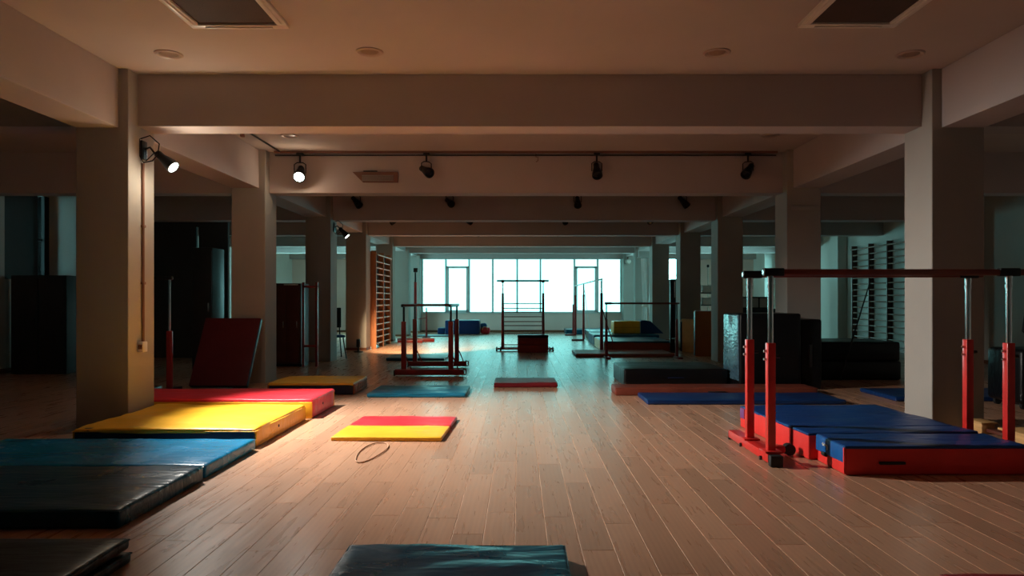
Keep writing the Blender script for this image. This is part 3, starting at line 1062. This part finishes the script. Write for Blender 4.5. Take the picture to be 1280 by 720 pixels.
# ------------------------------------------------------------------ bar apparatus
def sleeve_post(t, x, y, z_sleeve, z_top, paint, w=.058, cr=.020):
    p = MB().box(x - w / 2, x + w / 2, y - w / 2, y + w / 2, .08, z_sleeve, .004).build('post', paint, t)
    MB().rod((x, y, z_sleeve - .05), (x, y, z_top), cr, 12).build('chrome_tube', chrome, p)
    MB().rod((x, y, z_top - .09), (x, y, z_top - .065), cr * 1.25, 12).rod((x, y, z_top - .05), (x, y, z_top), cr * 1.2, 12).build('collar', chrome, p)
    for dz in (.06, .12):
        MB().rod((x - w / 2 - .022, y, z_sleeve - dz), (x - w / 2, y, z_sleeve - dz), .010, 8).build('bolt', chrome, p)
    MB().rod((x + w / 2, y, z_sleeve - .10), (x + w / 2 + .04, y, z_sleeve - .10), .012, 8).build('clamp_knob', blackm, p)


t = thing('parallel_bars', 'red parallel bars with dark wooden rails beside the blue landing mat', 'parallel bars', (2.72, 5.53, 0), 0, 'bar apparatus')
XP0, XP1 = 1.85 - 2.72, 3.60 - 2.72
YN, YFP = 5.29 - 5.53, 5.77 - 5.53
ZR = 1.40
for x in (XP0, XP1):
    sg = -1 if x < 0 else 1
    fb = MB().box(x - .05, x + .05, -.32, .66, .02, .085, .008).build('foot_beam', red_paint, t)
    MB().box(x - .046, x + .046, -.375, -.318, .0, .082, .008).build('rubber_end', blackrub, fb)
    MB().box(x - .046, x + .046, .655, .69, .0, .07, .006).build('rubber_end', blackrub, fb)
    for y in (YN, YFP):
        MB().box(x - .062, x + .062, y - .07, y + .07, .085, .10, .004).build('base_plate', red_paint, fb)
        MB().rod((x - .065, y + .05, .03), (x - .05, y + .05, .03), .016, 8).build('castor', blackrub, fb)
        sleeve_post(t, x, y, .885, ZR - .02, red_paint)
for y, xa, xb in ((YN, 1.80, 3.86), (YFP, 1.80, 3.72)):
    rl = MB().soft(xa - 2.72, xb - 2.72, y - .02, y + .02, ZR - .02, ZR + .027, .014, .3).build('rail', rail_wood, t)
    for xe in (xa + .07, 3.60):
        MB().box(xe - 2.72 - .075, xe - 2.72 + .075, y - .026, y + .026, ZR - .026, ZR + .034, .008).build('rail_clamp', blackm, rl)
    MB().rod((xa - 2.72 - .008, y, ZR + .004), (xa - 2.72, y, ZR + .004), .018, 10).build('end_cap', chrome, rl)
MB().rod((XP0 + .05, .02, .055), (XP0 + .22, .06, .055), .012, 8).build('brace_pipe', blackm, t)
MB().rod((XP0 + .05, .12, .055), (XP0 + .22, .09, .055), .012, 8).build('brace_pipe', blackm, t)
MB().soft(XP0 + .03, XP0 + .20, -.02, .05, .02, .085, .025, .05).build('wheel_lever', red_paint, t)
MB().rod((XP0 + .23, -.01, .05), (XP0 + .23, .05, .05), .045, 14).build('lever_wheel', blackrub, t)

# springboard by the near right column
t = thing('springboard', 'pale plywood springboard on the floor by the near right column', 'springboard', (4.42, 6.1, 0))
MB().box(-.30, .28, -.55, .10, .085, .105, .004).build('deck', pale_wood, t)
MB().box(-.27, -.24, -.55, .06, .01, .085, .003).build('side_rail', pale_wood, t)
MB().box(.22, .25, -.55, .06, .01, .085, .003).build('side_rail', pale_wood, t)
MB().box(-.30, .28, -.5, -.42, 0, .012, .002).build('runner', dark_wood, t)
MB().box(-.28, -.16, .34, .56, .0, .09, .004).build('front_block', pale_wood, t)
MB().box(-.29, -.14, .33, .57, .09, .105, .003).build('block_top', pale_wood, t)
MB().box(-.24, .22, .1, .34, .02, .05, .003).build('link_board', dark_wood, t)

# maroon bars frame in the middle left
t = thing('parallel_bars', 'low maroon bar frame with black top rails in mid floor', 'parallel bars', (-1.47, 12.15, 0), 0, 'bar apparatus')
for y in (11.4 - 12.15, 12.9 - 12.15):
    xl, xr = (-1.82 + 1.47, -1.075 + 1.47) if y < 0 else (-1.86 + 1.47, -1.11 + 1.47)
    x0_, x1_ = (PX(494, 11.4) + 1.47, PX(580, 11.4) + 1.47) if y < 0 else (PX(511, 12.9) + 1.47, PX(583, 12.9) + 1.47)
    fb = MB().box(x0_, x1_, y - .05, y + .05, .015, .105, .008).build('foot_beam', dred_paint, t)
    MB().tube([(x1_ - .02, y - .05, .02), (x1_ + .035, y - .05, .03), (x1_ + .04, y - .03, .10), (x1_ - .01, y, .11)], .012, 6).build('end_loop', chrome, fb)
    MB().box(x0_ - .02, x0_, y - .04, y + .04, 0, .09, .006).build('rubber_end', blackrub, fb)
    for x in (xl, xr):
        p = MB().box(x - .038, x + .038, y - .035, y + .035, .10, .86, .006).build('post', dred_paint, t)
        MB().rod((x, y, .84), (x, y, 1.09), .017, 10).build('inner_tube', blackm, p)
        MB().tube([(x + .035, y, .3), (x + .12, y, .1)], .01, 6).build('gusset', dred_paint, p)
for x in (-1.84 + 1.47, -1.09 + 1.47):
    MB().soft(x - .022, x + .022, -.80, .80, 1.085, 1.135, .016, .3).build('rail', blackm, t)
MB().rod((-1.86 + 1.47, .75, 1.115), (-1.09 + 1.47, .75, 1.115), .016, 8).build('cross_bar', rail_wood, t)
MB().rod((-1.84 + 1.47, -.75, 1.115), (-1.09 + 1.47, -.75, 1.115), .016, 8).build('cross_bar', rail_wood, t)

# ladder frame in the centre with box
D = 17.1
t = thing('ladder_frame', 'maroon climbing ladder frame with a top bar before the window', 'ladder frame', (.1, D, 0), 0, 'bar apparatus')
xa, xb = PX(628.5, D) - .1, PX(679, D) - .1
for x, dx in ((xa, -.02), (xb, .0)):
    p = MB().rod((x, 0, .06), (x, 0, 1.36), .040, 10, .028).build('post', dred_paint, t)
    MB().rod((x, 0, 1.34), (x, 0, 1.66), .012, 8).build('chrome_tube', chrome, p)
    MB().soft(x - .035, x + .035, -.035, .035, 1.61, 1.68, .012, .1).build('clamp', blackm, p)
MB().rod((PX(621, D) - .1, 0, 1.655), (PX(686, D) - .1, 0, 1.655), .022, 10).build('top_bar', blackm, t)
for py in (379.5, 385.5, 390, 396, 402, 407, 413, 417, 431, 434):
    z = PZ(py, D)
    MB().rod((xa, 0, z), (xb, 0, z), .011, 8).build('rung', dred_paint, t)
MB().box(PX(622, D) - .1, PX(690, D) - .1, -.04, .04, .02, .065, .006).build('base_bar', red_paint, t)
for px in (621, 626, 687, 691):
    x = PX(px, D) - .1
    MB().tube([(x, -.25, .02), (x, -.1, .07), (x, .1, .07), (x, .25, .02)], .02, 8).build('foot', blackm, t)
t = thing('vault_box', 'dark red vaulting box before the ladder frame', 'vaulting box', (PX(666, 16.6), 16.6, 0), 0)
MB().box(-.35, .35, -.18, .18, 0, .17, .008).build('lower_tier', v_box, t)
MB().box(-.35, .35, -.18, .18, .175, .34, .008).build('upper_tier', v_box, t)
MB().soft(-.355, .355, -.19, .19, .34, .40, .02, .1).build('padded_top', v_black, t, True, 60)

# horizontal bar on the right
t = thing('horizontal_bar', 'low horizontal bar on thin posts over the red-brown mat', 'horizontal bar', (2.56, 14.95, 0), 0, 'bar apparatus')
for x in (PX(758, 14.95) - 2.56, PX(846, 14.95) - 2.56):
    MB().box(x - .05, x + .05, -.35, .15, 0, .03, .004).build('foot', dred_paint, t)
    p = MB().rod((x, 0, .03), (x, 0, .80), .035, 10, .025).build('post', dred_paint, t)
    MB().rod((x, 0, .8), (x, 0, 1.12), .014, 8).build('inner_tube', blackm, p)
MB().rod((PX(756.5, 14.95) - 2.56, 0, 1.13), (PX(849, 14.95) - 2.56, 0, 1.13), .020, 10).build('bar', rail_wood, t)
MB().rod((PX(756, 14.95) - 2.56, 0, 1.13), (PX(764, 14.95) - 2.56, 0, 1.13), .026, 10).build('end_clamp', blackm, t)
t = thing('apparatus_post', 'tall black post with chrome top beside the low horizontal bar', 'post', (PX(840, 16.5), 16.5 - .04, 0), 0, 'bar apparatus')
MB().box(-.10, .10, -.12, .04, 0, .03, .004).build('foot', blackm, t)
MB().box(-.055, .055, -.045, .045, .03, 1.66, .008).build('post', blackm, t)
MB().rod((.04, -.05, 1.25), (.04, -.05, 1.62), .014, 8).build('chrome_tube', chrome, t)
MB().rod((-.03, -.05, .32), (.06, -.05, .32), .02, 8).build('clamp_knob', chrome, t)

# far rail with three posts, receding
t = thing('high_bar', 'long high bar on three maroon posts receding towards the window', 'high bar', (1.88, 20.8, 0), 0, 'bar apparatus')
for y in (16.62, 21.2, 24.3):
    yy = y - 20.8
    x = .03
    MB().box(x - .35, x + .02, yy - .06, yy + .06, .0, .05, .006).build('foot', dred_paint, t)
    p = MB().rod((x, yy, .05), (x, yy, 1.36), .042, 10, .034).build('post', dred_paint, t)
    MB().rod((x, yy, 1.34), (x, yy, 1.68), .02, 8).build('chrome_tube', chrome, p)
MB().rod((.03, 16.55 - 20.8, 1.68), (.03, 21.2 - 20.8, 1.68), .018, 8).build('bar', alu, t)
MB().rod((.03, 21.25 - 20.8, 1.68), (.03, 24.4 - 20.8, 1.68), .018, 8).build('bar', alu, t)
MB().tube([(.05, 16.64 - 20.8, 1.0), (.16, 16.66 - 20.8, .62), (.27, 16.55 - 20.8, .27), (.27, 16.55 - 20.8, .0)], .014, 6).build('stay', dred_paint, t)
MB().rod((.03, 21.2 - 20.8, 1.66), (.22, 21.3 - 20.8, .275), .008, 6).build('cable', alu, t)
t = thing('short_post', 'short maroon post beside the far high bar', 'post', (PX(717.5, 24.9) - .02, 24.95, 0), 0, 'bar apparatus')
MB().rod((0, 0, 0), (0, 0, 1.05), .036, 10, .03).build('post', dred_paint, t)
MB().box(-.2, .04, -.05, .05, 0, .045, .005).build('foot', dred_paint, t)

# far left bars
t = thing('high_bar', 'tall dark post with clamp and low maroon base near the wall bars', 'high bar', (-3.0, 20.9, 0), 0, 'bar apparatus')
MB().box(-.52, .55, -.06, .06, .0, .09, .008).build('foot_beam', dred_paint, t)
MB().box(-.42, .28, -.62, -.5, .0, .07, .008).build('foot_beam', dred_paint, t)
MB().box(-.06, .06, -.5, -.06, .0, .06, .006).build('link_beam', dred_paint, t)
p = MB().rod((0, 0, .09), (0, 0, 1.72), .052, 10, .045).build('post', dred_paint, t)
MB().rod((0, 0, 1.5), (0, 0, 2.02), .03, 10, .022).build('inner_tube', blackm, p)
MB().soft(-.06, .07, -.05, .05, 2.0, 2.13, .03, .05).build('clamp', blackm, p)
t = thing('apparatus_post', 'slim short maroon post before the far window corner', 'post', (PX(533, 22.6), 22.6, 0), 0, 'bar apparatus')
MB().rod((0, 0, .04), (0, 0, .96), .034, 8, .02).build('post', dred_paint, t)
MB().rod((-.26, 0, .60), (0, 0, .64), .012, 6).build('arm', dred_paint, t)
MB().box(-.12, .12, -.1, .1, 0, .04, .006).build('foot', dred_paint, t)


# ------------------------------------------------------------------ wall bars
def wall_bars(label, loc, rz, bays, bw, h, n, wood, rungm, depth=.13, back=None):
    """local: bays run along +x, front faces -y"""
    t = thing('wall_bars', label, 'wall bars', loc, rz, 'wall bars')
    for k in range(bays + 1):
        x = k * bw
        MB().box(x - .02, x + .02, -depth, 0, 0, h, .004).build('upright', wood, t)
    for k in range(bays):
        for i in range(n):
            z = .12 + (h - .22) * i / (n - 1)
            y = -depth + .03 if i < n - 1 else -depth - .03
            MB().rod((k * bw + .02, y, z), ((k + 1) * bw - .02, y, z), .017, 8).build('rung', rungm, t)
    if back:
        MB().box(0, bays * bw, .0, .018, .05, h - .02, .002).build('backboard', back, t)
    return t


# left row: front faces +x, runs away from the viewer
wall_bars('wooden wall bars of two bays standing between two columns near the window', (-3.64, 17.75, 0), R90, 2, .98, 2.42, 15, bar_wood, rung_wood, back=dark_wood)
# right wall: front faces -x, runs towards the viewer
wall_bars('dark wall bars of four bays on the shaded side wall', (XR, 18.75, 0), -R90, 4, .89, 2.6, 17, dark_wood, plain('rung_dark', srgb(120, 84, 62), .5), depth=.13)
t = thing('end_board', 'tall wooden board at the end of the window side wall bars', 'board', (-3.78, 17.70, 0))
MB().box(-.0, .14, -.012, .012, 0, 2.40, .004).build('board', bar_wood, t)
MB().box(-.01, .02, -.022, -.01, 1.0, 1.1, .003).build('bracket', blackm, t)

# ------------------------------------------------------------------ things in the side bays
# dark maroon cabinet on the left
t = thing('storage_cabinet', 'dark maroon cabinet standing before the third column', 'cabinet', (-4.02, 13.2, 0))
MB().box(-.42, .10, -.25, .25, .05, 1.50, .008).build('body', cabinet_m, t)
for x0_, x1_ in ((-.40, -.165), (-.155, .08)):
    d_ = MB().box(x0_, x1_, -.27, -.25, .08, 1.46, .006).build('door', dark_wood, t)
    MB().box(x1_ - .05, x1_ - .035, -.285, -.27, .7, .82, .003).build('handle', chrome, d_)
MB().box(-.42, .10, -.2, .2, 0, .05).build('plinth', blackm, t, False)
for x in (.12, .36):
    MB().box(x, x + .04, -.25, -.20, 0, 1.52, .004).build('frame_post', dred_paint, t)
MB().box(.12, .40, -.25, -.20, 1.42, 1.46, .004).build('frame_rail', dred_paint, t)
MB().box(.12, .40, -.25, -.20, .35, .39, .004).build('frame_rail', dred_paint, t)
MB().box(-.2, .05, -.275, -.25, 1.465, 1.485, .003).build('name_strip', white_plastic, t)

# chair
t = thing('chair', 'dark chair with a blue seat half hidden behind the third column', 'chair', (-3.84, 14.85, 0), math.radians(25))
for x in (-.2, .2):
    for y in (-.2, .2):
        MB().rod((x * 1.15, y * 1.25, 0), (x * .9, y * .8, .44), .013, 8).build('leg', blackm, t)
    MB().tube([(x * .9, .17, .42), (x * .9, .22, .7), (x * .85, .25, 1.02)], .013, 8).build('back_post', blackm, t)
MB().soft(-.22, .22, -.22, .22, .43, .48, .022, .1, .003).build('seat', v_blue, t, True, 60)
b = MB().soft(-.22, .22, .215, .255, .62, 1.04, .018, .1, .003).build('backrest', v_black, t, True, 60)

# small black floor stand at the fourth column
t = thing('floor_stand', 'small black stand on the floor before the fourth column', 'stand', (PX(448, 16.6), 16.6, 0))
MB().lathe([(.11, 0), (.11, .015), (.03, .03), (.022, .05)], 16).build('base', blackm, t)
MB().rod((0, 0, .04), (0, 0, .12), .02, 10).build('stem', blackm, t)
MB().soft(-.045, .045, -.035, .035, .11, .30, .02, .05).build('head', blackm, t)

# dark lockers and hidden bars in the left bay
t = thing('locker', 'black tall locker in the dark side bay', 'locker', (PX(261, 12.6), 12.6, 0))
MB().box(-.18, .17, -.25, .25, 0, 2.1, .01).build('body', locker_m, t)
d_ = MB().box(-.17, .16, -.265, -.25, .08, 2.05, .005).build('door', locker_m, t)
MB().box(.10, .12, -.28, -.265, 1.0, 1.15, .003).build('handle', chrome, d_)
t = thing('locker', 'low black cabinet below the narrow lit slit', 'cabinet', (-7.6, 11.9, 0))
MB().box(-.62, .28, -.25, .3, 0, 1.60, .01).build('body', locker_m, t)
for x0_ in (-.6, -.16):
    d_ = MB().box(x0_, x0_ + .42, -.268, -.25, .08, 1.55, .005).build('door', locker_m, t)
    MB().box(x0_ + .36, x0_ + .38, -.282, -.268, .8, .92, .003).build('handle', blackm, d_)
t = thing('parallel_bars', 'chrome bar posts standing in the dark side bay', 'parallel bars', (-4.75, 9.3, 0), 0, 'bar apparatus')
for x in (-.03, .24):
    MB().box(x - .05, x + .05, -.25, .25, 0, .06, .006).build('foot', blackm, t)
    p = MB().box(x - .03, x + .03, -.03, .03, .06, .80, .004).build('post', dred_paint, t)
    MB().rod((x, 0, .78), (x, 0, 1.47), .016, 10).build('chrome_tube', chrome, p)
MB().soft(-.10, .28, -.022, .022, 1.46, 1.51, .014, .2).build('rail', blackm, t)
# right bay
t = thing('mat_stack', 'wide black padded block in the shaded bay', 'padded block', (5.12, 11.35, 0))
MB().soft(-.62, .62, -.55, .55, 0, .28, .03, .12, .006, 3, 101).build('lower_pad', v_black, t, True, 60)
MB().soft(-.60, .61, -.54, .55, .283, .57, .03, .12, .006, 3, 102).build('upper_pad', v_black, t, True, 60)
t = tag(MB().rod((0, 0, .0), (.52, .12, 1.50), .014, 8, .010).build('leaning_pole', blackm), 'thin black pole slanting against the wide padded block', 'pole')
t.location = (4.78, 10.72, .01)
t = thing('storage_cabinet', 'low black cabinet under the framed print in the shaded bay', 'cabinet', (5.25, 16.4, 0))
MB().box(-.62, .62, -.2, .25, .04, 1.0, .01).build('body', locker_m, t)
for x0_ in (-.6, 0):
    d_ = MB().box(x0_ + .01, x0_ + .59, -.216, -.2, .08, .96, .005).build('door', locker_m, t)
    MB().box(x0_ + .5, x0_ + .52, -.23, -.216, .5, .6, .003).build('handle', chrome, d_)
MB().box(-.6, .6, -.16, .2, 0, .04).build('plinth', blackm, t, False)
t = thing('framed_print', 'black framed pale print with a small emblem on the low cabinet', 'picture', (5.32, 16.3, 1.002))
fr = MB()
for a, b, c_, d_ in ((-.32, .38, 0, .03), (-.32, .38, .24, .27), (-.32, -.29, 0, .27), (.35, .38, 0, .27), (.10, .13, 0, .27)):
    fr.box(a, b, -.015, .015, c_, d_)
fr.build('frame', blackm, t, False)
MB().box(-.29, .35, -.006, .006, .03, .24).build('print', wall_m, t, False)
MB().prism([(-.16, .135), (-.10, .11), (-.04, .135), (-.10, .165)], -.0095, -.0062).build('emblem', rope_m, t, False)
# shelf with white boxes
t = thing('storage_shelf', 'dark shelf beside the fourth column in the shaded bay', 'shelf', (PX(884, 20.2), 20.2, 0))
for x in (-.26, .24):
    MB().box(x, x + .03, -.2, .2, 0, 1.62, .004).build('upright', blackm, t)
for z in (.3, .68, 1.04, 1.38):
    MB().box(-.26, .27, -.2, .2, z, z + .025, .003).build('shelf_board', blackm, t)
for k, (z, lab) in enumerate(((1.066, 'white paper stack on the second highest shelf of the dark rack'), (1.406, 'white box on the highest shelf of the dark rack'), (.706, 'pale ledger pile on the middle shelf of the dark rack'))):
    t = thing('paper_stack', lab, 'box', (PX(883, 20.2), 20.1, z))
    for j in range(4):
        MB().box(-.14, .14, -.1, .1, j * .052, j * .052 + .044, .004).build('bundle', paper_m, t)
t = thing('lamp_pole', 'pale thin pole with dark knob behind the dark shelf', 'pole', (PX(885, 20.9), 20.9, 0))
MB().lathe([(.13, 0), (.13, .02), (.03, .035)], 14).build('base', blackm, t)
MB().rod((0, 0, .03), (0, 0, 2.15), .02, 8).build('pole', white_plastic, t)
MB().soft(-.035, .035, -.035, .035, 2.14, 2.23, .03, .03).build('knob', blackm, t)
t = thing('rolled_mat', 'black rolled mat standing on end before the side window', 'mat', (PX(842, 22.6), 22.6, 0))
MB().lathe([(.15, 0), (.16, .02), (.155, .9), (.165, 1.75), (.16, 1.84), (.10, 1.86), (.07, 1.83), (.04, 1.86)], 20).build('roll', v_black, t)
MB().lathe([(.163, .5), (.166, .52), (.166, .56), (.163, .58)], 20).build('strap', blackrub, t)
MB().lathe([(.166, 1.3), (.169, 1.32), (.169, 1.36), (.166, 1.38)], 20).build('strap', blackrub, t)
# curtain tied back beyond the right columns
t = thing('curtain', 'white curtain gathered beside the far right column', 'curtain', (PX(808, 23.0), 23.0, 0))
mb = MB()
n, m = 30, 24
i0 = len(mb.v)
for j in range(m + 1):
    z = .28 + 2.25 * j / m
    w_ = .11 + .06 * abs((z - 1.0)) ** 1.2 if z < 1.0 else .10 + .03 * (z - 1.0)
    for i in range(n):
        a = 2 * math.pi * i / n
        rr = 1 + .22 * math.sin(6 * a + .6 * z)
        mb.v.append((w_ * rr * math.cos(a), w_ * .7 * rr * math.sin(a), z))
for j in range(m):
    for i in range(n):
        i2 = (i + 1) % n
        mb.f.append((i0 + j * n + i, i0 + j * n + i2, i0 + (j + 1) * n + i2, i0 + (j + 1) * n + i))
mb.build('cloth', curtain_m, t, True, 80)
MB().lathe([(.125, .98), (.135, 1.0), (.135, 1.04), (.125, 1.06)], 16, Matrix.Diagonal((1, .75, 1, 1))).build('tie', white_plastic, t)
MB().rod((-.3, 0, 2.55), (.42, 0, 2.55), .018, 8).build('curtain_rod', alu, t)
MB().rod((-.25, 0, 2.55), (-.25, 0, ZC), .008, 6).rod((.38, 0, 2.55), (.38, 0, ZC), .008, 6).build('hanger', alu, t)
# dark padded trolley in the far right shade
t = thing('padded_trolley', 'black padded trolley with loop handle beyond the parallel bars', 'trolley', (5.75, 8.1, 0))
MB().soft(-.30, .55, -.3, .3, .06, .66, .05, .1, .006, 3, 111).build('body', v_black, t, True, 60)
MB().tube([(.02, 0, .64), (.0, 0, .78), (-.08, 0, .85), (-.05, 0, 1.05), (.0, 0, 1.10), (.10, 0, 1.05), (.08, 0, .88), (.02, 0, .80)], .012, 7).build('handle', blackm, t)
for x in (-.22, .45):
    for y in (-.22, .22):
        MB().rod((x, y - .02, .04), (x, y + .02, .04), .04, 12).build('wheel', blackrub, t)
